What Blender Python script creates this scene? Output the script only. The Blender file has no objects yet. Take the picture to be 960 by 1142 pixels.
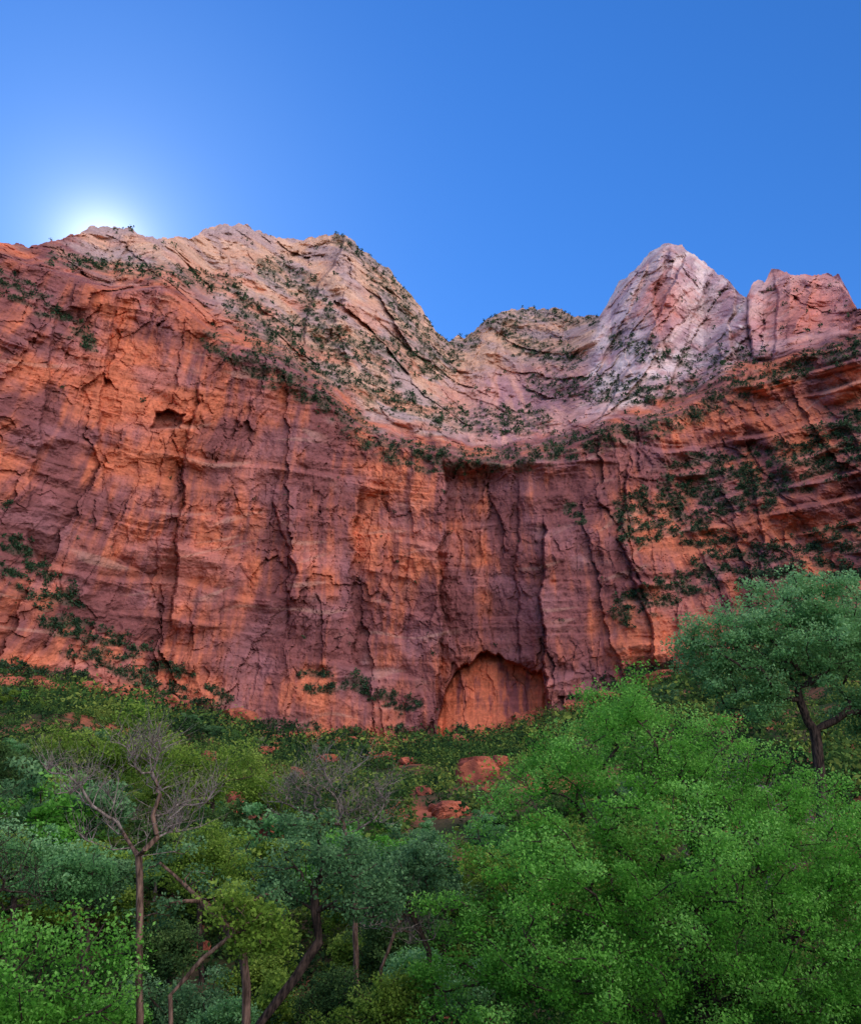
import bpy, math, numpy as np, random, bmesh
from mathutils import Vector
rng=np.random.default_rng(7); random.seed(7)
F=950.0; TH=math.radians(22); CT,ST=math.cos(TH),math.sin(TH); CZ=1.7
def ray(px,py):
    r=(np.asarray(px,float)-480)/F; u=(571-np.asarray(py,float))/F
    return r, CT-u*ST, ST+u*CT
def pt(px,py,Y):
    r,dy,dz=ray(px,py); return Y*r/dy, Y+0*r, CZ+Y*dz/dy
# ---------- noise ----------
PERM=rng.permutation(4096); ANG=rng.random(4096)*2*np.pi; GX=np.cos(ANG); GY=np.sin(ANG); R1=rng.random(4096); R2=rng.random(4096); R3=rng.random(4096)
def H(ix,iy,s): return PERM[(PERM[(ix+s*137)&4095]+iy)&4095]
def perlin(x,y,s=0):
    xi=np.floor(x).astype(np.int64); yi=np.floor(y).astype(np.int64); fx=x-xi; fy=y-yi
    u=fx*fx*fx*(fx*(fx*6-15)+10); v=fy*fy*fy*(fy*(fy*6-15)+10)
    def g(a,b):
        h=H(xi+a,yi+b,s); return GX[h]*(fx-a)+GY[h]*(fy-b)
    n0=g(0,0)*(1-u)+g(1,0)*u; n1=g(0,1)*(1-u)+g(1,1)*u
    return (n0*(1-v)+n1*v)*1.45
def fbm(x,y,o=5,s=0,gain=.5):
    a=1;t=0;n=0
    for i in range(o):
        t=t+a*perlin(x*2**i+i*17.3,y*2**i-i*9.1,s+i); n+=a; a*=gain
    return t/n*1.5
def ridged(x,y,o=5,s=0,gain=.5):
    a=1;t=0;n=0
    for i in range(o):
        t=t+a*(1-2*np.abs(perlin(x*2**i+i*7.7,y*2**i+i*3.1,s+i))); n+=a; a*=gain
    return t/n
def voro(x,y,s=0):
    xi=np.floor(x).astype(np.int64); yi=np.floor(y).astype(np.int64)
    f1=np.full(x.shape,9.);f2=f1.copy();idb=np.zeros(x.shape,np.int64);dx1=np.zeros(x.shape);dy1=dx1.copy()
    for a in(-1,0,1):
        for b in(-1,0,1):
            h=H(xi+a,yi+b,s); dx=x-(xi+a+R1[h]); dy=y-(yi+b+R2[h]); d=np.sqrt(dx*dx+dy*dy)
            m=d<f1; f2=np.where(m,f1,np.minimum(f2,d)); f1=np.where(m,d,f1); idb=np.where(m,h,idb); dx1=np.where(m,dx,dx1); dy1=np.where(m,dy,dy1)
    return f1,f2,idb,dx1,dy1
def ss(a,b,x):
    t=np.clip((x-a)/(b-a),0,1); return t*t*(3-2*t)
def interp(x,pts):
    p=np.array(pts,float); return np.interp(x,p[:,0],p[:,1])
def blob(px,py,cx,cy,rx,ry): return np.exp(-(((px-cx)/rx)**2+((py-cy)/ry)**2))
def polydist(px,py,pts):
    d=np.full(px.shape,1e9)
    for (x0,y0),(x1,y1) in zip(pts[:-1],pts[1:]):
        vx,vy=x1-x0,y1-y0; t=np.clip(((px-x0)*vx+(py-y0)*vy)/(vx*vx+vy*vy),0,1)
        d=np.minimum(d,np.hypot(px-x0-t*vx,py-y0-t*vy))
    return d
# ---------- materials ----------
def nm(name):
    m=bpy.data.materials.new(name); m.use_nodes=True; nt=m.node_tree; nt.nodes.clear(); return m,nt
def rock_mat(name,attr=True,col=(.4,.16,.08),sc=None,dist=None):
    m,nt=nm(name); N=nt.nodes; L=nt.links
    out=N.new('ShaderNodeOutputMaterial'); b=N.new('ShaderNodeBsdfPrincipled'); b.inputs['Roughness'].default_value=.95; b.inputs['Specular IOR Level'].default_value=.1
    tc=N.new('ShaderNodeTexCoord'); mp=N.new('ShaderNodeMapping'); L.new(tc.outputs['Object'],mp.inputs[0])
    n=N.new('ShaderNodeTexNoise'); n.inputs['Detail'].default_value=8; n.inputs['Roughness'].default_value=.68
    sc=sc or (.3 if attr else 2.5)
    mp.inputs['Scale'].default_value=(sc,sc,sc*1.1); n.inputs['Scale'].default_value=1.0
    L.new(mp.outputs[0],n.inputs['Vector'])
    mr=N.new('ShaderNodeMapRange'); mr.inputs[1].default_value=.3; mr.inputs[2].default_value=.7; mr.inputs[3].default_value=.72; mr.inputs[4].default_value=1.28
    L.new(n.outputs['Fac'],mr.inputs[0])
    mx=N.new('ShaderNodeVectorMath'); mx.operation='SCALE'
    if attr:
        a=N.new('ShaderNodeAttribute'); a.attribute_name='rock'; L.new(a.outputs['Color'],mx.inputs[0])
    else:
        rr=N.new('ShaderNodeValToRGB'); rr.color_ramp.elements[0].color=(col[0]*.5,col[1]*.5,col[2]*.65,1); rr.color_ramp.elements[1].color=(*col,1)
        rr.color_ramp.elements[0].position=.4; rr.color_ramp.elements[1].position=.6
        n2=N.new('ShaderNodeTexNoise'); n2.inputs['Scale'].default_value=.3; L.new(tc.outputs['Object'],n2.inputs['Vector']); L.new(n2.outputs['Fac'],rr.inputs[0]); L.new(rr.outputs[0],mx.inputs[0])
    L.new(mr.outputs[0],mx.inputs['Scale']); L.new(mx.outputs[0],b.inputs['Base Color'])
    bp=N.new('ShaderNodeBump'); bp.inputs['Strength'].default_value=.7; bp.inputs['Distance'].default_value=dist or (1.1 if attr else .3)
    L.new(n.outputs['Fac'],bp.inputs['Height']); L.new(bp.outputs[0],b.inputs['Normal']); L.new(b.outputs[0],out.inputs[0]); return m
def leaf_mat(name,cols,trans=.3):
    m,nt=nm(name); N=nt.nodes; L=nt.links
    out=N.new('ShaderNodeOutputMaterial'); a=N.new('ShaderNodeAttribute'); a.attribute_name='tone'
    cr=N.new('ShaderNodeValToRGB'); e=cr.color_ramp.elements; e[0].color=(*cols[0],1); e[1].color=(*cols[-1],1)
    if len(cols)==3: k=e.new(.5); k.color=(*cols[1],1)
    L.new(a.outputs['Fac'],cr.inputs[0])
    d=N.new('ShaderNodeBsdfDiffuse'); t=N.new('ShaderNodeBsdfTranslucent'); mx=N.new('ShaderNodeMixShader'); mx.inputs[0].default_value=trans
    L.new(cr.outputs[0],d.inputs[0]); L.new(cr.outputs[0],t.inputs[0]); L.new(d.outputs[0],mx.inputs[1]); L.new(t.outputs[0],mx.inputs[2]); L.new(mx.outputs[0],out.inputs[0]); return m
def bark_mat(name,c0,c1):
    m,nt=nm(name); N=nt.nodes; L=nt.links
    out=N.new('ShaderNodeOutputMaterial'); b=N.new('ShaderNodeBsdfPrincipled'); b.inputs['Roughness'].default_value=.95; b.inputs['Specular IOR Level'].default_value=.1
    tc=N.new('ShaderNodeTexCoord'); mp=N.new('ShaderNodeMapping'); mp.inputs['Scale'].default_value=(14,14,3); n=N.new('ShaderNodeTexNoise'); n.inputs['Detail'].default_value=6
    n.inputs['Scale'].default_value=1
    L.new(tc.outputs['Object'],mp.inputs[0]); L.new(mp.outputs[0],n.inputs['Vector'])
    cr=N.new('ShaderNodeValToRGB'); cr.color_ramp.elements[0].position=.38; cr.color_ramp.elements[1].position=.62; cr.color_ramp.elements[0].color=(*c0,1); cr.color_ramp.elements[1].color=(*c1,1)
    L.new(n.outputs['Fac'],cr.inputs[0]); L.new(cr.outputs[0],b.inputs['Base Color'])
    bp=N.new('ShaderNodeBump'); bp.inputs['Strength'].default_value=.8; bp.inputs['Distance'].default_value=.03; L.new(n.outputs['Fac'],bp.inputs['Height']); L.new(bp.outputs[0],b.inputs['Normal'])
    L.new(b.outputs[0],out.inputs[0]); return m
def mkmesh(name,V,Q,smooth=False):
    me=bpy.data.meshes.new(name); V=np.asarray(V,np.float32); Q=np.asarray(Q,np.int32); k=Q.shape[1]
    me.vertices.add(len(V)); me.vertices.foreach_set('co',V.ravel())
    me.loops.add(Q.size); me.loops.foreach_set('vertex_index',Q.ravel())
    me.polygons.add(len(Q)); me.polygons.foreach_set('loop_start',np.arange(len(Q),dtype=np.int32)*k)
    try: me.polygons.foreach_set('loop_total',np.full(len(Q),k,np.int32))
    except Exception: pass
    me.polygons.foreach_set('use_smooth',np.full(len(Q),smooth)); me.update(calc_edges=True); return me
def mkobj(name,me,mat=None,parent=None,**kw):
    o=bpy.data.objects.new(name,me); bpy.context.scene.collection.objects.link(o)
    if mat and me is not None: me.materials.append(mat)
    if parent: o.parent=parent
    for k,v in kw.items(): o[k]=v
    return o
# ---------- landform profiles ----------
SKY=[(-300,255),(-100,262),(0,270),(20,272),(32,276),(45,272),(70,264),(95,255),(115,252),(145,253),(160,262),(175,266),(195,262),(212,266),(228,256),(245,252),(262,252),(275,251),(285,257),(300,263),(320,266),(340,267),(365,263),(385,261),(395,268),(405,280),(420,292),(435,300),(445,318),(460,332),(470,345),(482,362),(492,373),(500,380),(510,374),(518,378),(530,366),(545,352),(565,346),(590,345),(620,345),(640,353),(662,352),(668,355),(680,330),(690,315),(700,308),(715,292),(728,278),(745,272),(760,273),(772,283),(790,297),(810,312),(822,325),(832,331),(838,315),(845,310),(852,314),(860,298),(875,303),(890,305),(905,308),(920,305),(935,308),(945,325),(955,342),(965,350),(1000,362),(1100,340),(1260,350)]
BENCH=[(-300,300),(0,287),(50,305),(130,325),(190,328),(240,375),(300,410),(350,440),(400,480),(450,505),(520,514),(600,512),(640,494),(700,480),(760,462),(800,440),(870,405),(960,372),(1260,375)]
BASE=[(-300,750),(0,765),(100,770),(200,790),(300,832),(430,838),(490,828),(600,832),(640,800),(700,768),(780,745),(960,705),(1260,690)]
def Y0(px): return 530-95*np.clip((px-520)/480.,-1.5,1.5)**2
def base_z(px): return pt(px,interp(px,BASE),Y0(px))[2]
def ground_z(x,y):
    x=np.asarray(x,float); y=np.asarray(y,float); yy=np.maximum(y,5)
    px=np.clip(480+F*1.017*x/yy,-300,1260); t=np.clip((y-22)/(Y0(px)-22),0,1.3)
    zb=(base_z(px)+base_z(px-40)+base_z(px+40)+base_z(px-80)+base_z(px+80))/5
    z=zb*t**1.12
    z=np.where(t>1.12,zb*1.12**1.12,z)
    z=z-5.0*ss(2.5,11,y)*(1-.9*ss(40,140,y))
    amp=ss(25,150,y)
    z=z+amp*(4.5*fbm(x/45,y/45,4,50)+1.2*fbm(x/9,y/9,3,60)) + .12*fbm(x/4,y/4,3,66)+ss(320,460,y)*9*fbm(x/38,y/60,3,73)
    s=z/7+.8*fbm(x/60,y/60,3,71); fr=s-np.floor(s)
    return z+ss(250,400,y)*5.0*(ss(.55,.75,fr)-fr)*ss(-.3,.2,fbm(x/50,y/50,3,72))
YS=np.linspace(45,520,300)
def ground_hit(px,py):
    x=YS*(px-480)/(F*1.03); z=ground_z(x,YS); py_=571+F*np.tan(TH-np.arctan2(z-CZ,YS))
    ok=np.where(py_<=py)[0]; return float(YS[ok[0]]) if len(ok) else 500.
# ---------- mountain ----------
NC,NR=1260,680
pxs=np.linspace(-250,1210,NC)
skyj=interp(pxs,SKY)+3.5*fbm(pxs/22,pxs*0+.5,5,3,.6)+1.2*np.round(1.6*perlin(pxs/7,pxs*0+3.3,9))
skys=np.convolve(np.pad(interp(pxs,SKY),12,'edge'),np.ones(25)/25,'valid')
bas=interp(pxs,BASE)+50
tt=np.linspace(0,1,NR)
PX=np.repeat(pxs[None,:],NR,0); PY=bas[None,:]+(skyj-bas)[None,:]*tt[:,None]
yb=np.convolve(np.pad(interp(pxs,BASE),12,'edge'),np.ones(25)/25,'valid')[None,:]
bb=interp(pxs,BENCH)+12*fbm(pxs/65,pxs*0+1.7,3,13); ybn=np.convolve(np.pad(bb,8,'edge'),np.ones(17)/17,'valid')[None,:]; ysk=skys[None,:]
w=np.clip((yb-PY)/(yb-ybn),0,1); w2=np.clip((ybn-PY)/(ybn-ysk+1e-6),0,1.06); hs=np.clip((ybn-ysk)/140.,.05,1.1)
right=ss(640,820,PX)
bn1=fbm(PX/60,PY/70,3,29,.45)
wB=np.clip(w2+.14*bn1*ss(0,.12,w2)*ss(.9,.5,w2),0,1)
Yb=Y0(PX)+ (60+60*right)*w**1.25 + hs*(58*ss(0,.18,wB)+30*ss(.22,.40,wB)+18*ss(.45,.62,wB)+235*w2+50*np.clip(w2,0,1)**7)
Yb-= 130*np.sqrt(np.clip(1-np.abs(PX-748)/110,0,1)**2+.01)*w2
Yb+= 85*blob(PX,0,585,0,60,1)*ss(0,.5,w2) + 100*blob(PX,0,507,0,24,1)*w2
Yb-= 60*np.clip(1-np.abs(PX-880)/60,0,1)*w2
Yb-= 70*np.clip(1-np.abs(PX-385)/80,0,1)*w2
Yb-= 50*np.clip(1-(np.abs(PX-115)/90)**2,0,1)*w2*hs
Yb-= 40*np.clip(1-(np.abs(PX-255)/70)**2,0,1)*w2*hs
X,_,Z=pt(PX,PY,Yb)
up=ss(0.02,.25,w2)*ss(0.1,.6,hs)
wx=10*fbm(X/140,Z/140,3,21); wz=10*fbm(X/120,Z/120,3,31)
fx=5*fbm(X/26,Z/26,5,24,.62); fz=5*fbm(X/26,Z/26,5,34,.62)
pkx=PX-interp(PY,[(340,668),(400,660),(440,655),(492,638),(540,630)])+9*fbm(PX/25,PY/25,4,36)
peak=ss(-6,10,pkx)*up
D=np.zeros_like(X)
D+= -20*(ridged((X+wx)/105,(Z+wz)/420,3,40,.45)-.35)*(1-.4*up)*(1-.4*right)
D+= -5*(ridged((X+wx+fx)/38,(Z+wz+fz)/90,4,43,.5)-.35)*(1-up)
a=math.radians(36); Xr=X*math.cos(a)+Z*math.sin(a); Zr=-X*math.sin(a)+Z*math.cos(a)
a=math.radians(-33); Xs=X*math.cos(a)+Z*math.sin(a); Zs=-X*math.sin(a)+Z*math.cos(a)
D+= up*(1-peak)*(-34*(ridged((Xr+wx)/105,(Zr+wz)/260,3,45,.42)-.35)-10*(ridged((Xs+fx)/44,(Zs+fz)/150,4,47)-.35))
D+= peak*(-32*(ridged((Xs+.7*wx)/70,(Zs+wz)/420,3,48,.45)-.35)-8*(ridged((Xr+fx)/45,(Zr+fz)/100,3,49)-.35))
f1,f2,idc,dx,dy=voro((X+fx)/38,(Z+4*fz)/200,5)
D+= (1-.5*up)*((R3[idc]-.5)*9 + (R1[idc]-.5)*16*dx)
cr1=ss(.03,0,f2-f1)
f1,f2,idc,dx,dy=voro((X+fx*.7)/15,(Z+2*fz)/55,6)
patch=ss(-.35,.25,fbm(X/60,Z/60,3,27))
D+= ((R3[idc]-.5)*4.6 + (R1[idc]-.5)*9*dx + (R2[idc]-.5)*5*dy)*(.3+.8*patch)*(1-.5*up)
cr2=ss(.05,0,f2-f1)*patch
f1,f2,idc,dx,dy=voro((X+fx*.5)/5.5,(Z+fz*.7)/9,8)
D+= ((R3[idc]-.5)*1.8+ (R1[idc]-.5)*2.6*dx)*(.2+patch)*(1-.4*up); cr3=ss(.10,0,f2-f1)*patch; blockv=.5+(R2[idc]-.5)*(.3+.9*patch)
D+= -2.8*(ridged((X+fx)/15,(Z+fz)/24,4,53,.55)-.3)*(.4+.6*patch+.2*up)
f1,f2,idc,dx,dy=voro((Xr+fx)/26,(Zr+fz)/95,12); q_=up*(1-peak); D+= q_*((R3[idc]-.5)*8+(R1[idc]-.5)*16*dx+(R2[idc]-.5)*8*dy); cr4=ss(.04,0,f2-f1)*q_; domev=R1[idc]
f1,f2,idc,dx,dy=voro((Xs+fx)/20,(Zs+fz)/140,14); D+= peak*((R3[idc]-.5)*9+(R1[idc]-.5)*18*dx+(R2[idc]-.5)*5*dy); cr5=ss(.05,0,f2-f1)*peak; slabv=R2[idc]
jn=ss(.02,.0,np.abs(perlin((X+fx*.5)/21,Z/240,15)))*ss(.1,.4,perlin(X/60,Z/55,16)+.08)*(1-peak)
jn2=ss(.035,.0,np.abs(perlin((X+fx*.3)/8,Z/100,18)))*ss(.0,.4,perlin(X/50,Z/40,19))*(1-peak)
jn3=ss(.03,.0,np.abs(perlin((Xs+fx*.2)/14,Zs/260,20)))*peak
D+=.9*jn+.4*jn2+1.0*jn3
s=Z/26+.7*fbm(X/150,Z/150,3,70)+X/900; fr=s-np.floor(s); am=.05+1.5*ss(-.05,.45,fbm(X/60,Z/45,3,77))
D+= (5+1*up+9*right*(1-up))*am*(ss(.74,.96,fr)-fr)*(1-.85*peak)
s3=Z/6.5+.8*fbm(X/70,Z/70,3,80); fr3=s3-np.floor(s3); am3=.05+1.4*ss(.0,.5,fbm(X/40,Z/30,3,78)); D+= (1.2+.1*up+.8*right)*am3*(ss(.7,.95,fr3)-fr3)*(1-.7*peak)
D+= 3.6*fbm(X/20,Z/28,6,90,.6)*(1+.2*up)
xline=lambda pts:(interp(PY,[(b,a_) for a_,b in sorted(pts,key=lambda q:q[1])]),min(p[1] for p in pts),max(p[1] for p in pts))
cracks=np.zeros_like(X)
for pts,A,Lr in [
 ([(495,525),(497,590),(488,620),(492,700),(484,800)],32,85),
 ([(606,585),(604,680),(608,760),(612,830)],-22,60),
 ([(820,330),(812,380),(820,420)],22,30),([(832,332),(836,400)],-26,40),([(862,305),(866,360),(860,400)],-12,20),([(905,312),(900,370)],12,22),
 ([(132,330),(108,470),(128,620),(165,640),(190,730)],12,60),
 ([(402,550),(392,640),(398,760)],11,40),([(270,385),(222,430),(205,520),(196,640),(190,700)],-12,55),
 ([(305,560),(330,640),(318,700)],-7,40),([(62,350),(50,450),(32,560)],10,50),
 ([(700,520),(690,600),(725,700),(730,745)],-8,40),([(840,540),(850,610),(835,680)],-7,35),
 ([(740,285),(728,340),(740,400)],20,25),([(385,270),(350,330),(340,380)],-24,50),([(240,262),(262,320),(300,360)],18,60),
 ([(150,262),(128,300),(135,322)],12,40),([(560,355),(548,420),(560,490)],12,40),([(30,600),(70,680),(78,740)],9,40),
 ([(765,285),(720,380),(660,480)],-20,40),([(795,300),(765,380),(735,450)],16,30),([(720,295),(690,370),(660,420)],14,30),
 ([(405,285),(440,350),(490,400)],14,45),([(330,275),(370,340),(440,390)],12,50),
 ([(578,540),(575,640),(580,740)],-5,22),([(545,530),(540,620),(548,720)],5,25)]:
    xl,y0,y1=xline(pts); xl=xl+7*fbm(PY/34,PY*0+pts[0][0]*.37,5,11,.6)
    m=ss(y0-14,y0+14,PY)*ss(y1+14,y1-14,PY); dxl=PX-xl
    D+= A*m*np.where(dxl>0,np.exp(-dxl/Lr),0)*ss(-1,2,dxl); c=m*np.exp(-(dxl/1.2)**2); cracks=np.maximum(cracks,c); D+=.6*c
atop=interp(PX,[(486,830),(489,800),(497,768),(508,750),(522,738),(536,730),(548,728),(560,732),(575,740),(592,748),(604,750),(608,770),(612,830)])+5*fbm(PX/14,PX*0,3,17)+1.6*np.round(1.5*perlin(PX/5,PX*0,23))
arch=ss(-1.2,1.2,PY-atop)*ss(485,488,PX)*ss(613,608,PX)
D*= (1-.35*arch)
D+= 17*arch*ss(80,0,PY-atop-4)+4*arch + arch*-4*(ridged(X/16,Z/60,3,172)-.4)
arch_edge_shade=np.exp(-((PY-atop-2)/4.5)**2)*ss(484,488,PX)*ss(612,606,PX)*ss(810,795,PY)*(1-.5*ss(540,600,PX))  # mask for shadow painted into the rock colour under the arch rim
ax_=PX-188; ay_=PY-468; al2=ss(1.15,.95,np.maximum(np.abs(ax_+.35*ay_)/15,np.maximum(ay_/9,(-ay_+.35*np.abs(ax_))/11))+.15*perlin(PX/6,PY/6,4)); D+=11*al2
D*=(.35+.65*ss(0,.05,1-np.clip(w2,0,1)))
Yf=Yb+D; Xw,Yw,Zw=pt(PX,PY,Yf)
veg=np.zeros_like(X)
for pts,wd,st in [
 ([(395,478),(430,500),(480,512),(530,516),(600,510),(640,495)],15,1.6),([(640,495),(700,482),(760,468),(820,435),(960,385)],16,1.1),
 ([(710,580),(770,555),(830,545),(900,515),(960,490),(1100,480)],30,1.45),([(760,530),(860,520),(960,470)],26,1.1),
 ([(270,345),(300,365),(350,378),(420,392),(490,405)],20,1.4),([(240,380),(300,420),(350,440),(400,475)],16,1.15),([(300,300),(340,320),(370,370)],18,1.15),
 ([(385,266),(410,282),(438,300),(460,335)],12,1.8),([(485,372),(500,385),(520,378)],14,1.9),([(470,395),(510,400)],10,1.3),([(290,380),(300,400),(340,410),(420,430)],18,1.15),([(420,300),(450,350),(480,390)],18,1.1),
 ([(0,310),(60,350),(100,385)],18,.85),([(15,620),(60,665),(95,720),(150,750),(240,790)],28,.9),([(60,690),(200,760)],24,.85),([(635,568),(645,580)],8,1.5),
 ([(0,760),(200,785),(300,830),(430,838),(600,835),(700,770),(960,705)],24,1.4),([(700,680),(800,640),(960,600)],26,.85),([(780,600),(860,640),(950,650)],28,.9),
 ([(560,360),(580,385),(640,400)],16,1.1),([(530,360),(600,350),(660,358)],8,1.7),([(690,380),(760,400),(850,400)],18,.7),([(340,760),(400,765),(460,790)],16,.85),([(-200,420),(0,560)],24,.6),([(160,300),(260,320)],14,1.0),([(60,290),(160,300)],12,.95),([(600,430),(700,440),(800,430)],20,.85),([(420,440),(520,470),(600,470)],20,.95)]:
    veg=np.maximum(veg,st*np.exp(-(polydist(PX,PY,pts)/wd)**2))
vn=fbm(X/13,Z/6.5,5,100,.6)
vegm=ss(.45,1.05,veg*(1+1.9*vn))
def C(r,g,b): return np.array([r,g,b])[None,None,:]
def mix(a,b,m): return a*(1-m[...,None])+b*m[...,None]
P=fbm((X+wx)/62,(Z+wz)/55,5,110,.55); S=fbm((X+.4*wx)/6,Z/120,5,120,.65); S2=fbm((X+.5*wx)/24,Z/200,4,123)
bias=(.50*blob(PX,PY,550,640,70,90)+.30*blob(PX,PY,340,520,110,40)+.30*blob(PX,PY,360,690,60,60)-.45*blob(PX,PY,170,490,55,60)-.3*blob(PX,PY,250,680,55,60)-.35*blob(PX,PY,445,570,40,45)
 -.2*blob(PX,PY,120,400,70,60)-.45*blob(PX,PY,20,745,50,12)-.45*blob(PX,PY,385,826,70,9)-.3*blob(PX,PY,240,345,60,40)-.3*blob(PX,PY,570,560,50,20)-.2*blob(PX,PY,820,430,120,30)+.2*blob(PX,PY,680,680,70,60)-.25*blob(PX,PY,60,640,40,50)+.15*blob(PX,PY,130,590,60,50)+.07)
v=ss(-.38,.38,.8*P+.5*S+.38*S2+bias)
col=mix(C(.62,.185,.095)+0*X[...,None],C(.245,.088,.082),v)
col=mix(col,C(.34,.155,.165),ss(-.1,.5,fbm(X/45,Z/38,4,130))*.5)
tan=mix(C(.68,.41,.28)+0*X[...,None],C(.48,.33,.30),ss(-.3,.3,fbm(Xr/30,Zr/70,5,140)+.3*(domev-.5)))
tan=mix(tan,C(.70,.30,.18),ss(-.05,.4,fbm(X/50,Z/40,4,143))*.8*ss(1.1,.3,w2))
pk=mix(C(.74,.58,.56)+0*X[...,None],C(.50,.34,.37),ss(-.25,.35,fbm(Xs/17,Zs/90,5,150)+.6*(slabv-.5)))
pk=mix(pk,C(.64,.21,.15),np.clip(.85*blob(PX,PY,738,338,26,34)+1.0*blob(PX,PY,900,350,65,60)+.3*ss(.1,.5,fbm(X/30,Z/30,4,152)),0,.9))
pk=mix(pk,C(.8,.70,.62),np.clip(.9*blob(PX,PY,824,372,5,38)+.4*blob(PX,PY,690,420,30,50),0,.85)*ss(-.2,.2,fbm(X/8,Z/30,3,153)))
mid=mix(C(.64,.33,.27)+0*X[...,None],C(.44,.23,.24),ss(-.25,.3,fbm(X/12,Z/110,5,160)))
mid=mix(mid,tan,ss(.5,.75,w2))
upc=mix(tan,mid,ss(470,550,PX+12*fbm(PX/20,PY/20,3,37))); upc=mix(upc,pk,ss(-10,10,pkx)*ss(.0,.4,w2+.25*fbm(X/35,Z/25,4,154)))
redleft=ss(.65,.1,w2+.35*fbm(X/40,Z/40,4,147))*ss(440,250,PX)
upc=mix(upc,col*1.05,redleft*.7)
col=mix(col,upc,ss(.15,.85,up+.5*fbm(X/30,Z/18,4,149)))
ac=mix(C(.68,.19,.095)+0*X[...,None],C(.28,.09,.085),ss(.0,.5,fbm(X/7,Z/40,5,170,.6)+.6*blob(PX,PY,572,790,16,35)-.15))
col=mix(col,ac,arch); col*= (1-.6*arch_edge_shade)[...,None]; col=mix(col,C(.30,.10,.07),al2*.8)
st=fbm(X/120,Z/3.0+.15*wz,4,180,.65)*(1-.7*peak)*(1-.3*up); st2=fbm(X/220,Z/11,3,185)*(1-.7*peak)
lt=ss(.42,.58,perlin(X/55,(Z-.18*X+2*wz)/6,188))*ss(.1,.4,perlin(X/90,Z/70,189)+.3)
cd=np.clip(1+.26*st+.14*st2,.5,1.5)*(1-.10*cr1)*(1-.16*cr2)*(1-.16*cr3)*(1-.18*cr4)*(1-.22*cr5)*(1-.22*cracks)*(1-.3*jn*(1-arch))*(1-.25*jn2)*(1-.25*jn3)*(.87+.26*blockv)
col*=cd[...,None]; col=mix(col,C(.62,.38,.28),lt*.28)
scr=C(.08,.095,.06)+0*X[...,None]
col=mix(col,scr,vegm*ss(-.1,.3,vn+.2)*.6)
col=np.clip(col,0,.8)
V=np.stack([Xw,Yw,Zw],-1)
back=[];bc=[]
for dyk,dzk in[(15,-6),(60,-15),(200,-60),(500,-300),(900,-650)]:
    r=V[-1].copy(); r[:,1]+=dyk; r[:,2]+=dzk; back.append(r); bc.append(col[-1])
V=np.concatenate([V,np.array(back)],0); CC=np.concatenate([col,np.array(bc)],0); nr=NR+5
idx=np.arange(nr*NC).reshape(nr,NC)
Q=np.stack([idx[:-1,:-1],idx[:-1,1:],idx[1:,1:],idx[1:,:-1]],-1).reshape(-1,4)
me=mkmesh('mountain',V.reshape(-1,3),Q,False)
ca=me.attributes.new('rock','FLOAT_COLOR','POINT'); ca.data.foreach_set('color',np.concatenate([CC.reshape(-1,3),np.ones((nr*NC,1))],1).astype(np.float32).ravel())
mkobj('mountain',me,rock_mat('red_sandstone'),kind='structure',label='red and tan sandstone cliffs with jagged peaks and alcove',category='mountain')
# ---------- scrub clusters ----------
def leaves(cent,cr,M,ln,upb=.5,flat=.7,rg=rng,wid=.6):
    n=len(cent); c=np.repeat(cent,M,0); r=np.repeat(cr,M)
    o=rg.normal(size=(n*M,3)); o/=np.linalg.norm(o,axis=1)[:,None]+1e-9; o*= (rg.random(n*M)**.45)[:,None]*r[:,None]; o[:,2]*=flat
    p=c+o; L=(np.repeat(np.broadcast_to(ln,(n,)),M)*(.6+.8*rg.random(n*M)))[:,None]
    nn=rg.normal(size=(n*M,3)); nn[:,2]+=upb*np.sign(rg.random(n*M)-.15); nn/=np.linalg.norm(nn,axis=1)[:,None]
    t=np.cross(nn,rg.normal(size=(n*M,3))); t/=np.linalg.norm(t,axis=1)[:,None]+1e-9; b=np.cross(nn,t)
    Vv=np.stack([p-t*L*.5,p+b*L*wid*.5,p+t*L*.5,p-b*L*wid*.5],1).reshape(-1,3)
    return Vv,np.arange(n*M*4).reshape(-1,4),o
def leafmesh(name,Vv,Qv,tone):
    me=mkmesh(name,Vv,Qv,False); a=me.attributes.new('tone','FLOAT','POINT'); a.data.foreach_set('value',np.repeat(np.clip(tone,0,1),4).astype(np.float32)); return me
M_scrub=leaf_mat('juniper_scrub',[(.022,.048,.030),(.05,.10,.05),(.11,.17,.075)],.1)
M_hill=leaf_mat('hillside_scrub',[(.022,.052,.022),(.080,.165,.038),(.27,.34,.065)],.25)
pr=(vegm*ss(-.25,.25,vn+.08)*(Z>0)).ravel(); inb=(PY<yb+6).ravel(); pr=pr*inb
sparse=(.04*ss(.0,.6,fbm(X/40,Z/12,3,200))).ravel()*inb; pr=pr+sparse*(up.ravel()*2.4+.2)
pr=pr/pr.sum(); sel=rng.choice(len(pr),16500,p=pr,replace=False)
pos=np.stack([Xw.ravel()[sel],Yw.ravel()[sel],Zw.ravel()[sel]],-1); h=(.7+2.8*rng.random(len(sel))**2.2)*(1+.4*up.ravel()[sel]); pos[:,2]+=h*.5; pos[:,1]-=.4
Vv,Qv,o=leaves(pos,h*.72,22,h*.5,.5,.95)
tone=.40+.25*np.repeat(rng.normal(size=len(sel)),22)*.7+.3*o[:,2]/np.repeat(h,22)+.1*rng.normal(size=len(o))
mkobj('ledge_scrub',leafmesh('ledge_scrub',Vv,Qv,tone),M_scrub,kind='stuff',label='dark green junipers and scrub growing on cliff ledges',category='scrub')
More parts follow.
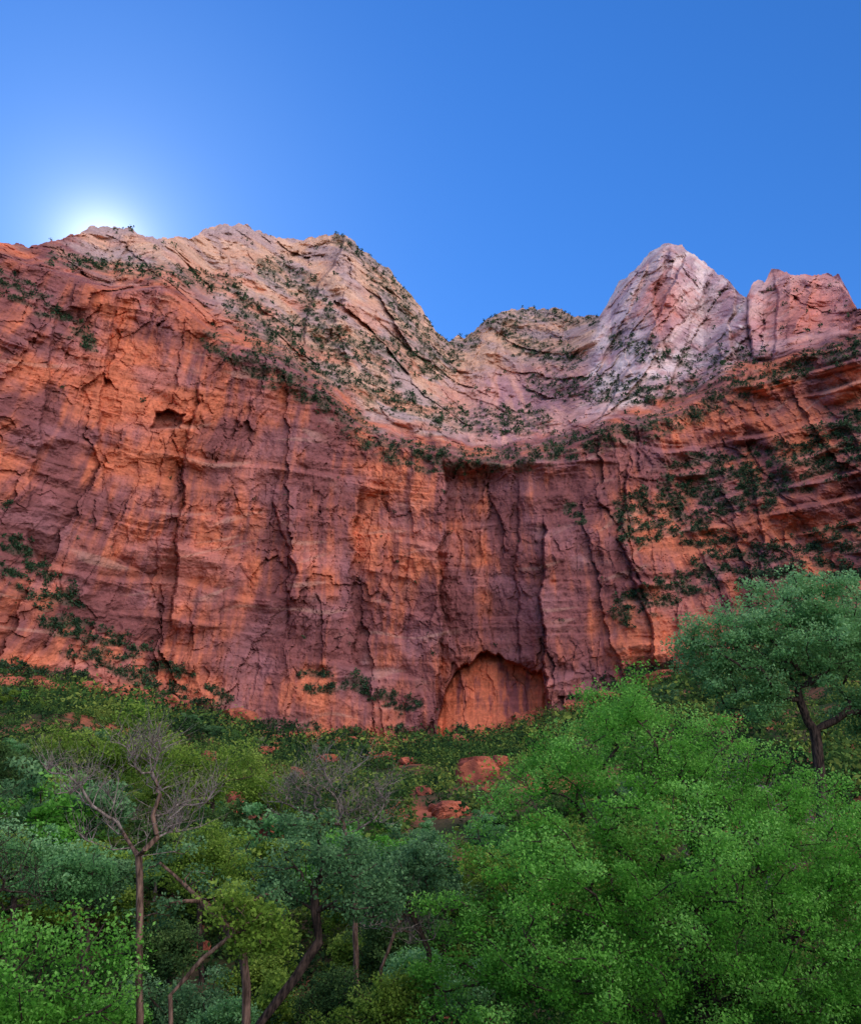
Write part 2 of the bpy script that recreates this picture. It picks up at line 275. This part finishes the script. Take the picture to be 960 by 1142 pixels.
# ---------- ground ----------
gx=np.concatenate([np.linspace(-6000,-700,14),np.linspace(-680,680,460),np.linspace(700,6000,14)]); gy=np.concatenate([np.linspace(-6000,-80,12),np.linspace(-70,60,110),np.linspace(62,640,380),np.linspace(700,6000,12)])
GXX,GYY=np.meshgrid(gx,gy); GZ=ground_z(GXX,GYY)
V=np.stack([GXX,GYY,GZ],-1).reshape(-1,3); ids=np.arange(len(V)).reshape(GXX.shape)
Q=np.stack([ids[:-1,:-1],ids[:-1,1:],ids[1:,1:],ids[1:,:-1]],-1).reshape(-1,4)
gm,nt=nm('canyon_soil'); N=nt.nodes; L=nt.links
out=N.new('ShaderNodeOutputMaterial'); b=N.new('ShaderNodeBsdfPrincipled'); b.inputs['Roughness'].default_value=1; b.inputs['Specular IOR Level'].default_value=.05
tc=N.new('ShaderNodeTexCoord'); n=N.new('ShaderNodeTexNoise'); n.inputs['Scale'].default_value=.05; n.inputs['Detail'].default_value=9; n.inputs['Roughness'].default_value=.65; L.new(tc.outputs['Object'],n.inputs['Vector'])
cr=N.new('ShaderNodeValToRGB'); e=cr.color_ramp.elements; e[0].position=.43; e[0].color=(.035,.05,.02,1); e[1].position=.62; e[1].color=(.42,.13,.07,1); k=e.new(.53); k.color=(.11,.075,.04,1)
L.new(n.outputs['Fac'],cr.inputs[0])
ge=N.new('ShaderNodeNewGeometry'); sx=N.new('ShaderNodeSeparateXYZ'); L.new(ge.outputs['True Normal'],sx.inputs[0]); mr=N.new('ShaderNodeMapRange'); mr.inputs[1].default_value=.86; mr.inputs[2].default_value=.66; L.new(sx.outputs['Z'],mr.inputs[0])
mxx=N.new('ShaderNodeMix'); mxx.data_type='RGBA'; L.new(mr.outputs[0],mxx.inputs['Factor']); L.new(cr.outputs[0],mxx.inputs['A']); mxx.inputs['B'].default_value=(.45,.14,.08,1)
L.new(mxx.outputs['Result'],b.inputs['Base Color']); n2=N.new('ShaderNodeTexNoise'); n2.inputs['Scale'].default_value=1.5; n2.inputs['Detail'].default_value=6; L.new(tc.outputs['Object'],n2.inputs['Vector'])
bp=N.new('ShaderNodeBump'); bp.inputs['Distance'].default_value=.4; L.new(n2.outputs['Fac'],bp.inputs['Height']); L.new(bp.outputs[0],b.inputs['Normal']); L.new(b.outputs[0],out.inputs[0])
mkobj('ground',mkmesh('ground',V,Q,True),gm,kind='structure',label='red soil slope with grass rising to the cliffs',category='ground')
BLD=[(a_,b_,c_,d_,ground_hit(a_,b_+d_*.5)) for a_,b_,c_,d_ in [(533,862,30,20),(500,905,26,13),(558,852,12,9),(310,930,18,13),(268,900,13,18),(262,932,11,11),(335,806,22,12),(240,1080,18,11),(585,872,10,8),(180,776,16,9),(425,846,20,7),(472,884,10,7),(235,845,10,7),(365,848,16,7),(290,915,8,6),(545,880,12,7),(300,838,16,6),(455,850,14,6)]]
def scat(n,y0,y1,p0,p1,pw=1.):
    y=y0+(y1-y0)*rng.random(n)**pw; px=rng.uniform(p0,p1,n); return y*(px-480)/(F*1.017),y
allV=[];allT=[]
for n,y0,y1,M,h0,h1,lf,kp,tb in [(12500,190,535,56,1.8,12,.21,-.24,.24),(6500,70,230,70,1.,4.8,.17,-.34,.46),(2900,22,78,150,.5,1.8,.10,-.6,.46)]:  # far tier's low base tone paints cliff-foot shade into the shrubs
    x,y=scat(n,y0,y1,-200,1160); keep=fbm(x/24,y/24,3,300)>kp
    for (bx,by,bw,bh,bY) in BLD:
        pxx=480+F*1.017*x/y; keep&=~((np.abs(pxx-bx)<bw*.9)&(y<bY+4)&(y>bY*.78))
    x=x[keep];y=y[keep]; h=h0+(h1-h0)*rng.random(len(x))**3.
    c=np.stack([x,y,ground_z(x,y)+h*.35],-1); Vv,Qv,o=leaves(c,h*.66,M,h**.7*lf*.9+lf*.9,.6,.9)
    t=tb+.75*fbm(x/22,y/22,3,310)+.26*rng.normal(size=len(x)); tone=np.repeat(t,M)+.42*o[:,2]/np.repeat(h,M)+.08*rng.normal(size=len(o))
    allV.append(Vv);allT.append(tone)
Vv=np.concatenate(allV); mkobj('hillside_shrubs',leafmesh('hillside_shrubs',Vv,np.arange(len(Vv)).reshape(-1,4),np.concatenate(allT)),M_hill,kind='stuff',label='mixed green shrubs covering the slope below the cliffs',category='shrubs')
bm=bmesh.new(); bmesh.ops.create_icosphere(bm,subdivisions=2,radius=1); ico=np.array([v.co for v in bm.verts]); tri=np.array([[v.index for v in f.verts] for f in bm.faces]); bm.free()
n=1500; pxr=rng.uniform(-200,1160,n); yr=Y0(pxr)+8-110*rng.random(n)**2.2; xr=yr*(pxr-480)/(F*1.017); kk=fbm(xr/25,yr/25,3,330)>.02; xr=xr[kk];yr=yr[kk]; n=len(xr)
sz=.8+5.5*rng.random(n)**3.5; A=np.repeat(ico[None],n,0)*(1+.35*rng.normal(size=(n,len(ico),1)).clip(-1,1)); A*=np.stack([sz*rng.uniform(1,2.4,n),sz*rng.uniform(.8,1.3,n),sz*rng.uniform(.5,.9,n)],-1)[:,None,:]
A+=np.stack([xr,yr,ground_z(xr,yr)+sz*.3],-1)[:,None,:]
M_b=rock_mat('boulder_rock',False,(.52,.15,.08),.9,.5)
mkobj('rubble',mkmesh('rubble',A.reshape(-1,3),(tri[None]+np.arange(n)[:,None,None]*len(ico)).reshape(-1,3),False),M_b,kind='stuff',label='scattered red sandstone rubble at the cliff foot',category='rubble')
# ---------- trees ----------
def skeleton(base,path,clumps,rg,step=.45,bend=.12,tip=.012,trunk_r=.2,expo=2.2,jit=1.,lof=.75):
    P=[np.array(base,float)];par=[-1]
    for q in path:
        q=np.array(q,float); a0=P[-1]; n=max(1,int(np.linalg.norm(q-a0)/step))
        for i in range(1,n+1):
            P.append(a0+(q-a0)*i/n+(rg.normal(size=3)*.02 if i<n else 0)); par.append(len(P)-2)
    ntr=len(P)
    top=P[-1]; order=np.argsort([np.linalg.norm(c-top)+rg.random()*.6 for c in clumps])
    arr=np.zeros((60000,3)); arr[:ntr]=P; pl=np.zeros(60000); cnt=ntr
    lo=max(1,int(ntr*lof))
    for k in order:
        c=clumps[k]; A=arr[lo:cnt]; dv=c-A; d=np.linalg.norm(dv,axis=1); cost=d+.25*pl[lo:cnt]+.9*np.maximum(0,-dv[:,2])
        j=int(np.argmin(cost))+lo; dist=np.linalg.norm(c-arr[j]); n=max(2,int(dist/step)); p=j; off=rg.normal(size=3)*bend*dist; off[2]=abs(off[2])*.6 -.05*dist
        s0=arr[j].copy()
        for i in range(1,n+1):
            t=i/n; q=s0+(c-s0)*t+off*math.sin(math.pi*t)+rg.normal(size=3)*.035*jit*(1 if i<n else 0)
            arr[cnt]=q; pl[cnt]=pl[p]+dist/n; par.append(p); p=cnt; cnt+=1
            if cnt>59990: break
    arr=arr[:cnt]; par=np.array(par); r=np.full(cnt,tip**expo); child=np.zeros(cnt)
    for i in range(cnt-1,0,-1):
        if child[i]==0: r[i]=tip**expo
        r[par[i]]=(r[par[i]] if child[par[i]] else 0)+r[i]; child[par[i]]+=1
    r=r**(1/expo)
    big=np.clip((r-tip)/(r[0]-tip+1e-9),0,1); r=tip+(trunk_r-tip)*big
    for i in range(min(ntr,3)): r[i]*=1.25-.1*i
    return arr,par,r
def tubes(arr,par,r,mask=None,sides=6):
    ang=np.arange(sides)*2*np.pi/sides; ca,sa=np.cos(ang),np.sin(ang)
    N=len(arr); d=np.zeros((N,3)); d[1:]=arr[1:]-arr[par[1:]]; ln=np.linalg.norm(d,axis=1); ln[ln<1e-9]=1; d/=ln[:,None]; d[0]=(0,0,1)
    ref=np.array([.93,.36,.05]); u=ref-(d@ref)[:,None]*d; u/=np.linalg.norm(u,axis=1)[:,None]+1e-9; v=np.cross(d,u)
    i=np.arange(1,N)
    if mask is not None: i=i[mask[i]]
    p=par[i]
    side=(r[i]<.6*r[p]); rs=np.where(side,np.minimum(r[i]*1.25,r[p]),r[p])
    us=np.where(side[:,None],u[i],u[p]); vs=np.where(side[:,None],v[i],v[p])
    R0=arr[p][:,None,:]+rs[:,None,None]*(us[:,None,:]*ca[None,:,None]+vs[:,None,:]*sa[None,:,None])
    R1_=arr[i][:,None,:]+r[i][:,None,None]*(u[i][:,None,:]*ca[None,:,None]+v[i][:,None,:]*sa[None,:,None])
    Vv=np.concatenate([R0,R1_],1).reshape(-1,3); b0=(np.arange(len(i))*2*sides)[:,None]; k=np.arange(sides)[None,:]; k2=(k+1)%sides
    Qv=np.stack([b0+k,b0+k2,b0+sides+k2,b0+sides+k],-1).reshape(-1,4); return Vv,Qv
def lobe_pts(lobes,n,rg):
    vol=np.array([l[3]*l[4]*l[5] for l in lobes])**.75; k=rg.choice(len(lobes),n,p=vol/vol.sum()); out=[]
    for j in k:
        cx,cy,cz,rx,ry,rz=lobes[j]; o=rg.normal(size=3); o/=np.linalg.norm(o); o*=rg.random()**.38; out.append([cx+o[0]*rx,cy+o[1]*ry,cz+o[2]*rz])
    return np.array(out)
def build_tree(name,base,path,lobes,ncl,M,crad,lf,bark,lmat,trunk_r,seed,label,category,bare=0,group=None,gap=.0,tip=.012,sides=6,upb=.7,twig=.22,tadd=0.,bend=None,updir=.8,flat=.7,tv=.15,cbark=None):
    rg=np.random.default_rng(seed); base=np.array(base,float)
    cl=lobe_pts(lobes,ncl,rg)
    if gap:
        nz=fbm(cl[:,0]/1.3+seed,cl[:,2]/.9+cl[:,1]*.7,2,seed); cl=cl[nz>-gap]
    cl=cl[cl[:,2]>base[2]+.5]
    arr,par,r=skeleton(base,path,cl,rg,tip=tip,trunk_r=trunk_r,bend=bend if bend is not None else (.16 if bare else .12),jit=1.0,lof=.75)
    emp=mkobj(name,None,label=label,category=category); emp.location=base; emp.empty_display_size=.3
    if group: emp['group']=group
    thick=tip*2.0
    if cbark: thick=trunk_r*.5
    Vt,Qt=tubes(arr-base,par,r,(r>=thick) if bare else None,sides); mkobj('trunk',mkmesh(name+'_trunk',Vt,Qt,True),bark,emp)
    if bare:
        a2=arr-base; V2,Q2=tubes(a2,par,np.minimum(r,thick*1.1),r<thick,5)
        tips=a2[rg.choice(np.where(r<tip*3.2)[0],bare)]; n=bare; W=[];QQ=[];c0=0
        dirv=rg.normal(size=(n,3)); dirv[:,2]=np.abs(dirv[:,2])*updir+.1+updir*.4; dirv/=np.linalg.norm(dirv,axis=1)[:,None]; q=tips
        for s_ in range(4):
            q2=q+dirv*(rg.uniform(.6,1.3,(n,1))*twig); rr0=tip*(.8-.15*s_); rr1=tip*(.65-.15*s_)
            u=np.cross(dirv,[.3,.9,.2]); u/=np.linalg.norm(u,axis=1)[:,None]+1e-9; v=np.cross(dirv,u); an=np.arange(3)*2*np.pi/3
            ring=lambda c,rr: c[:,None,:]+rr*(u[:,None,:]*np.cos(an)[None,:,None]+v[:,None,:]*np.sin(an)[None,:,None])
            W.append(np.concatenate([ring(q,rr0),ring(q2,rr1)],1).reshape(-1,3)); b0=(np.arange(n)*6)[:,None]+c0; k=np.arange(3)[None,:]; k2=(k+1)%3
            QQ.append(np.stack([b0+k,b0+k2,b0+3+k2,b0+3+k],-1).reshape(-1,4)); c0+=n*6
            q=q2; dirv=dirv+rg.normal(size=(n,3))*.3; dirv/=np.linalg.norm(dirv,axis=1)[:,None]
        W=np.concatenate(W);QQ=np.concatenate(QQ)
        mkobj('crown',mkmesh(name+'_crown',np.concatenate([W,V2]),np.concatenate([QQ,Q2+len(W)]),True),cbark or bark,emp)
    if lmat is not None:
        c2=cl-base; Vv,Qv,o=leaves(c2,crad*(.6+.8*rg.random(len(c2))),M,lf,upb,flat,rg)
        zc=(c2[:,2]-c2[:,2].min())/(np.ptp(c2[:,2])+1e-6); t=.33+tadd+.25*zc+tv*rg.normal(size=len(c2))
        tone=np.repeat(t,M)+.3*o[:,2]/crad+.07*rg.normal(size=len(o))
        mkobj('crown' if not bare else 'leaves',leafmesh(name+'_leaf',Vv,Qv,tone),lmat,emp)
    return emp
def P3(px,py,Y): return [float(q) for q in pt(px,py,Y)]
def lob(px,py,rpx,Y,ry=None,rz=None,dy=0):
    x,_,z=P3(px,py,Y); m=rpx*Y/F; return (x,Y+dy,z,m,(ry or m),(rz if rz else m*.8))
def gb(px,Y):
    x=Y*(px-480)/(F*1.2); z=float(ground_z(x,Y)); k=(z-CZ)/Y; u=(k*CT-ST)/(CT+k*ST); x=Y*(px-480)/(F*(CT-u*ST)); return [x,Y,float(ground_z(x,Y))-.1]
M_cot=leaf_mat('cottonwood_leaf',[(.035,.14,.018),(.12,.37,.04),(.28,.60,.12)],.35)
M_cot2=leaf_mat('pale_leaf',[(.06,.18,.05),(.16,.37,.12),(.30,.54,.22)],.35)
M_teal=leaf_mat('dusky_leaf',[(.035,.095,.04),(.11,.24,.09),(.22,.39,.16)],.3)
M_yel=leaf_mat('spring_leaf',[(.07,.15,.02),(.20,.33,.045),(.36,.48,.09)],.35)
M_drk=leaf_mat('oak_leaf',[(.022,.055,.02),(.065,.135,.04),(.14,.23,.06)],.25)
B_dark=bark_mat('dark_bark',(.02,.015,.013),(.10,.065,.05)); B_brn=bark_mat('brown_bark',(.07,.042,.03),(.28,.17,.12)); B_gray=bark_mat('grey_bark',(.13,.10,.08),(.40,.32,.27))
Y=26
build_tree('cottonwood_tree',gb(790,Y),[P3(785,1100,Y),P3(770,1040,Y)],
 [lob(695,840,90,Y),lob(697,800,62,Y),lob(620,880,72,Y),lob(780,860,85,Y,dy=1),lob(850,875,65,Y,dy=1.5),lob(905,925,90,Y,dy=1),lob(570,955,72,Y),lob(620,1010,110,Y,dy=-1),lob(720,980,130,Y,dy=-1.5),lob(850,1010,120,Y,dy=-1),lob(530,1050,72,Y),lob(550,1150,85,Y),lob(650,1110,120,Y,dy=-1),lob(960,990,90,Y),lob(800,1120,110,Y,dy=-.5),lob(930,1100,100,Y,dy=-.5),lob(1040,950,90,Y,dy=1),lob(720,1200,110,Y),lob(900,1200,110,Y),lob(1040,1090,100,Y)],
 1300,240,.58,.080,B_dark,M_cot,.3,11,'big bright green cottonwood with dense rounded foliage','tree',gap=.42,tip=.015,tadd=.14,flat=.65,upb=.6,tv=.2)
Y=42
build_tree('cottonwood_tree',gb(915,Y),[P3(916,880,Y),P3(908,815,Y)],
 [lob(870,685,60,Y),lob(930,680,58,Y),lob(810,712,50,Y),lob(780,730,32,Y),lob(950,730,60,Y),lob(850,740,50,Y),lob(900,735,45,Y,dy=-2),lob(1000,700,70,Y),lob(1010,790,60,Y),lob(965,790,40,Y),lob(835,780,30,Y),lob(800,760,30,Y)],
 720,160,.68,.14,B_dark,M_cot2,.26,12,'tall pale green cottonwood with dark forking limbs','tree',gap=.3,tip=.018,tadd=.2,flat=.65,tv=.18)
Y=21
build_tree('bare_tree',gb(155,Y),[P3(155,1080,Y),P3(156,1020,Y),P3(155,955,Y)],
 [lob(85,885,38,Y),lob(140,850,45,Y),lob(205,895,40,Y),lob(185,930,35,Y),lob(112,930,30,Y),lob(60,850,16,Y),lob(140,800,16,Y),lob(225,880,16,Y),lob(170,850,35,Y)],
 70,0,.4,.1,B_brn,None,.08,13,'leafless tree with brown trunk and pale fanning branches','tree',bare=420,tip=.010,twig=.24,bend=.05,updir=1.2,cbark=B_gray)
Y=22
build_tree('leaning_tree',gb(278,Y),[P3(275,1100,Y),P3(270,1055,Y),P3(225,1005,Y),P3(178,962,Y)],
 [lob(235,1000,45,Y),lob(180,1000,40,Y),lob(205,960,35,Y),lob(290,1010,30,Y)],
 85,65,.34,.09,B_brn,M_teal,.10,14,'leaning brown-trunked tree with sparse dusky foliage','tree',gap=.05,tadd=.05)
Y=23
build_tree('broadleaf_tree',gb(265,Y),[P3(290,1142,Y),P3(330,1090,Y),P3(356,1050,Y),P3(350,985,Y)],
 [lob(350,950,50,Y),lob(395,975,45,Y),lob(305,985,38,Y),lob(420,1010,30,Y),lob(345,915,32,Y)],
 190,90,.40,.088,B_dark,M_teal,.12,15,'dusky green tree with dark slanting trunk','tree',gap=.05,tadd=.05)
Y=33
build_tree('bare_tree',gb(400,Y),[P3(395,980,Y),P3(385,930,Y)],
 [lob(375,880,50,Y),lob(330,890,35,Y),lob(420,900,35,Y)],
 90,16,.45,.12,B_brn,M_drk,.10,16,'thin grey tree with bare twiggy crown and few leaves','tree',bare=480,tip=.014,twig=.28,updir=1.2,cbark=B_gray)
Y=24
build_tree('bare_tree',gb(10,Y),[P3(5,1080,Y),P3(-10,1000,Y)],
 [lob(10,960,45,Y),lob(-30,930,50,Y),lob(30,1000,30,Y)],
 50,0,.4,.12,B_dark,None,.09,17,'dark leafless tree with drooping twigs','tree',bare=220,tip=.011,twig=.2)
for (px,Yy,pth,lbs,mt,nb,tr,sd,lb) in [
 (490,27,[(478,1060),(455,1005)],[(450,980,35),(480,960,30),(425,1000,25)],M_teal,0,.08,41,'slender dark-trunked tree leaning beside cottonwood'),
 (185,21,[(190,1110),(225,1070),(262,1040)],[(285,1040,28),(260,1010,25),(300,1030,22)],M_yel,0,.05,42,'thin sideways leaning tree with spring leaves'),
 (420,27,[(425,1080),(440,1040)],[(440,1010,30),(415,1030,25),(465,1040,25)],None,180,.05,44,'small twiggy grey leafless tree'),
 (95,27,[(92,1060),(80,1010)],[(75,980,30),(100,970,28),(50,990,25)],M_cot2,0,.06,45,'slender pale green tree with thin trunk')]:
    build_tree('slender_tree',gb(px,Yy),[P3(a_,b_,Yy) for a_,b_ in pth],[lob(a_,b_,c_,Yy) for a_,b_,c_ in lbs],60 if (mt is None or sd==42) else 120,60,.33,.10,B_brn if (mt is None or sd==42) else B_dark,mt,tr,sd,lb,'tree',bare=nb,tip=.011,twig=.22,cbark=B_gray if mt is None else None)
for i,(px,py,rp,Yy,mt,lb,sd) in enumerate([
 (45,1085,85,20,M_cot,'bright green bushy young tree',21),(430,1110,46,27,M_yel,'yellow green young tree in scrub',23),
 (455,985,50,38,M_teal,'dusky green rounded tree beside cottonwood',24),(130,840,48,62,M_yel,'pale yellow green spring tree',25),(20,960,50,34,M_cot2,'pale green rounded tree',26),
 (240,865,55,66,M_yel,'yellow green tree on slope',27),(375,1125,36,30,M_drk,'dark green low bushy tree',28),(-60,980,80,30,M_teal,'small dusky green tree',29),(225,970,45,40,M_yel,'yellow green slender tree',30),(100,990,40,36,M_teal,'dusky green small tree',31),
 (110,1145,40,25,M_cot,'bright green leafy young tree',32),(320,1130,36,33,M_yel,'yellow green low bushy tree',34),(490,1100,44,33,M_cot2,'pale green small tree',35),(15,1160,60,19,M_cot,'bright green leafy young tree',36),(205,1120,40,29,M_teal,'dusky green low bushy tree',37),(245,1145,26,27,M_cot2,'pale green low bushy tree',38),(440,1060,40,36,M_drk,'dark green low bushy tree',39),(190,1050,36,36,M_drk,'dark green low bushy tree',40),(300,1080,36,38,M_yel,'yellow green small tree',47),(400,1060,34,40,M_yel,'yellow green low bushy tree',48),(60,900,40,60,M_yel,'yellow green small tree on slope',50),(300,880,36,80,M_yel,'yellow green small tree on slope',51)]):
    g=gb(px,Yy); rg=np.random.default_rng(sd); m=rp*Yy/F; x,_,z=P3(px,py,Yy)
    lobes=[(x+rg.normal()*m*.45,Yy+rg.normal()*m*.3,z+rg.normal()*m*.3,m*.6,m*.6,m*.5) for _ in range(5)]+[(x,Yy,z,m*.7,m*.7,m*.6)]
    lf=.085 if Yy<31 else (.12 if Yy<50 else .2)
    build_tree('young_tree',g,[(x,Yy,max(g[2]+.5,z-m*.5))],lobes,int(150),100,m*.25+.12,lf,B_dark,mt,.05+m*.03,sd,lb,'tree',gap=.1,flat=.65,tv=.18,tadd=.06)
protos=[]
grp='trees on the slope below the cliffs'
specs=[(M_cot,'bright green broadleaf tree on slope'),(M_teal,'dusky green tree on slope'),(M_yel,'yellow green spring tree on slope'),(M_drk,'dark green oak on slope'),(M_cot2,'pale green tree on slope'),(None,'leafless grey tree on slope'),(M_drk,'dark green pointed conifer on slope')]
for i,(mt,lb) in enumerate(specs):
    rg=np.random.default_rng(100+i)
    if i==6: lobes=[(0,0,z,1.6*(1-z/8.2)+.1,1.6*(1-z/8.2)+.1,.5) for z in np.linspace(1.2,7,10)]; path=[(0,0,6.8)]
    else:
        lobes=[(rg.normal()*1.3,rg.normal()*1.3,4.6+rg.normal()*.9,1.5,1.5,1.1) for _ in range(7)]+[(0,0,2.6,2.0,2.0,1.0)]; path=[(rg.normal()*.2,rg.normal()*.2,1.4),(rg.normal()*.4,rg.normal()*.4,3.)]
    e=build_tree('slope_tree',(0,0,0),path,lobes,150 if mt else 70,66,.55 if i!=6 else .42,.2 if i!=6 else .28,B_gray if mt is None else B_dark,mt,.13,100+i,lb,'tree',bare=0 if mt else 260,group=grp,tip=.015 if mt else .02,sides=5,gap=.15,twig=.35,updir=1.2,tv=.18,tadd=.05)
    protos.append((e,[c for c in bpy.context.scene.objects if c.parent==e],7.0))
LIM=[(-200,790),(0,795),(60,812),(130,805),(200,822),(260,845),(330,860),(450,872),(560,878),(620,850),(700,800),(960,760),(1200,740)]
cnt=0; rs=np.random.default_rng(5); used=[False]*len(protos)
while cnt<215:
    Yy=42+390*rs.random()**1.25; px=rs.uniform(-120,1080)
    if rs.random()<.55: px=rs.uniform(-40,560)
    x=Yy*(px-480)/(F*1.04); g=float(ground_z(x,Yy)); hgt=rs.uniform(4,9.5)
    lim=interp(px,LIM)+(rs.random()*70+(30 if Yy<60 else 0) if Yy<200 else -30); r_=(571-lim)/F; zmax=CZ+Yy*(ST+r_*CT)/(CT-r_*ST); hgt=min(hgt,zmax-g)
    if hgt<2.4: continue
    if any(abs(px-b_[0])<b_[2]+12 and Yy<b_[4]+4 and abs((571+F*math.tan(TH-math.atan2(g+hgt*.5-CZ,Yy)))-b_[1])<30 for b_ in BLD): continue
    pp_=[.10,.19,.28,.18,.12,.05,.08] if px<560 else [.0,.35,.10,.37,.0,.03,.15]
    k=rs.choice(len(protos),p=pp_); e,ch,h0=protos[k]
    if not used[k]: ne=e; used[k]=True
    else:
        ne=e.copy(); bpy.context.scene.collection.objects.link(ne)
        for c in ch:
            nc=c.copy(); nc.parent=ne; bpy.context.scene.collection.objects.link(nc)
    s=hgt/h0; ne.location=(x,Yy,g-.1); ne.scale=(s*rs.uniform(.9,1.2),s*rs.uniform(.9,1.2),s); ne.rotation_euler=(0,0,rs.uniform(0,6.28)); cnt+=1
for i,(px,py,wp,hp,Yy) in enumerate(BLD):
    x=Yy*(px-480)/(F*1.03); gz=float(ground_z(x,Yy)); bm=bmesh.new(); bmesh.ops.create_icosphere(bm,subdivisions=5,radius=1)
    co=np.array([v.co for v in bm.verts]); f1_,f2_,ii,_,_=voro(co[:,0]*1.3+i*9,co[:,2]*1.3+co[:,1],i+3); q=.82+.35*(R3[ii]-.5)+.14*fbm(co[:,0]*2+i,co[:,2]*2+co[:,1]*1.5,4,i)
    cc=co*q[:,None]; cc=np.clip(cc,-.75,.7)
    W=wp*1.1*Yy/F; Hh=hp*1.2*Yy/F
    for v,c in zip(bm.verts,cc): v.co=(c[0]*W,c[1]*W*.8,c[2]*Hh)
    me=bpy.data.meshes.new('boulder'); bm.to_mesh(me); bm.free(); o=mkobj('boulder',me,M_b,label='angular orange red sandstone boulder on scrubby slope',category='boulder',group='boulders on the slope'); o.location=(x,Yy,gz+Hh*.35); o.rotation_euler=(0,.1*(i%3-1),i*.3)
# ---------- world, light, camera ----------
SE,SR=36.3,-25.3
w_=bpy.data.worlds.new('World'); bpy.context.scene.world=w_; w_.use_nodes=True; nt=w_.node_tree; bg=nt.nodes['Background']; N=nt.nodes; L=nt.links
sk=N.new('ShaderNodeTexSky'); sk.sky_type='NISHITA'; sk.sun_disc=False; sk.sun_elevation=math.radians(SE); sk.sun_rotation=math.radians(SR); sk.altitude=1200; sk.air_density=1.3; sk.dust_density=.12; sk.ozone_density=2.5
hs_=N.new('ShaderNodeHueSaturation'); hs_.inputs['Saturation'].default_value=1.3; L.new(sk.outputs[0],hs_.inputs['Color'])
tint=N.new('ShaderNodeVectorMath'); tint.operation='MULTIPLY'; tint.inputs[1].default_value=(.74,.89,1.2); L.new(hs_.outputs[0],tint.inputs[0])
tc=N.new('ShaderNodeTexCoord'); dt=N.new('ShaderNodeVectorMath'); dt.operation='DOT_PRODUCT'; se,sr=math.radians(SE),math.radians(SR); dt.inputs[1].default_value=(math.sin(sr)*math.cos(se),math.cos(sr)*math.cos(se),math.sin(se)); L.new(tc.outputs['Generated'],dt.inputs[0])
prev=tint.outputs[0]
for pw,colr in [(1400,(5,4.8,3.8)),(300,(1.6,1.7,1.5)),(40,(.35,.55,.55))]:
    mp=N.new('ShaderNodeMath'); mp.operation='MAXIMUM'; mp.inputs[1].default_value=0; L.new(dt.outputs['Value'],mp.inputs[0])
    p=N.new('ShaderNodeMath'); p.operation='POWER'; p.inputs[1].default_value=pw; L.new(mp.outputs[0],p.inputs[0])
    sc_=N.new('ShaderNodeVectorMath'); sc_.operation='SCALE'; sc_.inputs[0].default_value=colr; L.new(p.outputs[0],sc_.inputs['Scale'])
    ad=N.new('ShaderNodeVectorMath'); ad.operation='ADD'; L.new(prev,ad.inputs[0]); L.new(sc_.outputs[0],ad.inputs[1]); prev=ad.outputs[0]
L.new(prev,bg.inputs[0]); bg.inputs[1].default_value=.15
sl=bpy.data.lights.new('bounce_fill','SUN'); sl.energy=3.1; sl.angle=math.radians(88); sl.color=(1,.86,.76); so=bpy.data.objects.new('bounce_fill',sl); bpy.context.scene.collection.objects.link(so)  # added soft fill standing in for opposite-wall bounce; sky's sun is behind the ridge
so.rotation_euler=Vector((.6,-.70,.78)).to_track_quat('Z','Y').to_euler()
cam=bpy.data.cameras.new('camera'); cam.sensor_fit='VERTICAL'; cam.sensor_height=24; cam.lens=24*F/1142; cam.clip_end=20000
co=bpy.data.objects.new('camera',cam); bpy.context.scene.collection.objects.link(co); co.location=(0,0,CZ); co.rotation_euler=(math.pi/2+TH,0,0); bpy.context.scene.camera=co
sc=bpy.context.scene; sc.view_settings.view_transform='Standard'; sc.view_settings.look='None'; sc.view_settings.exposure=0
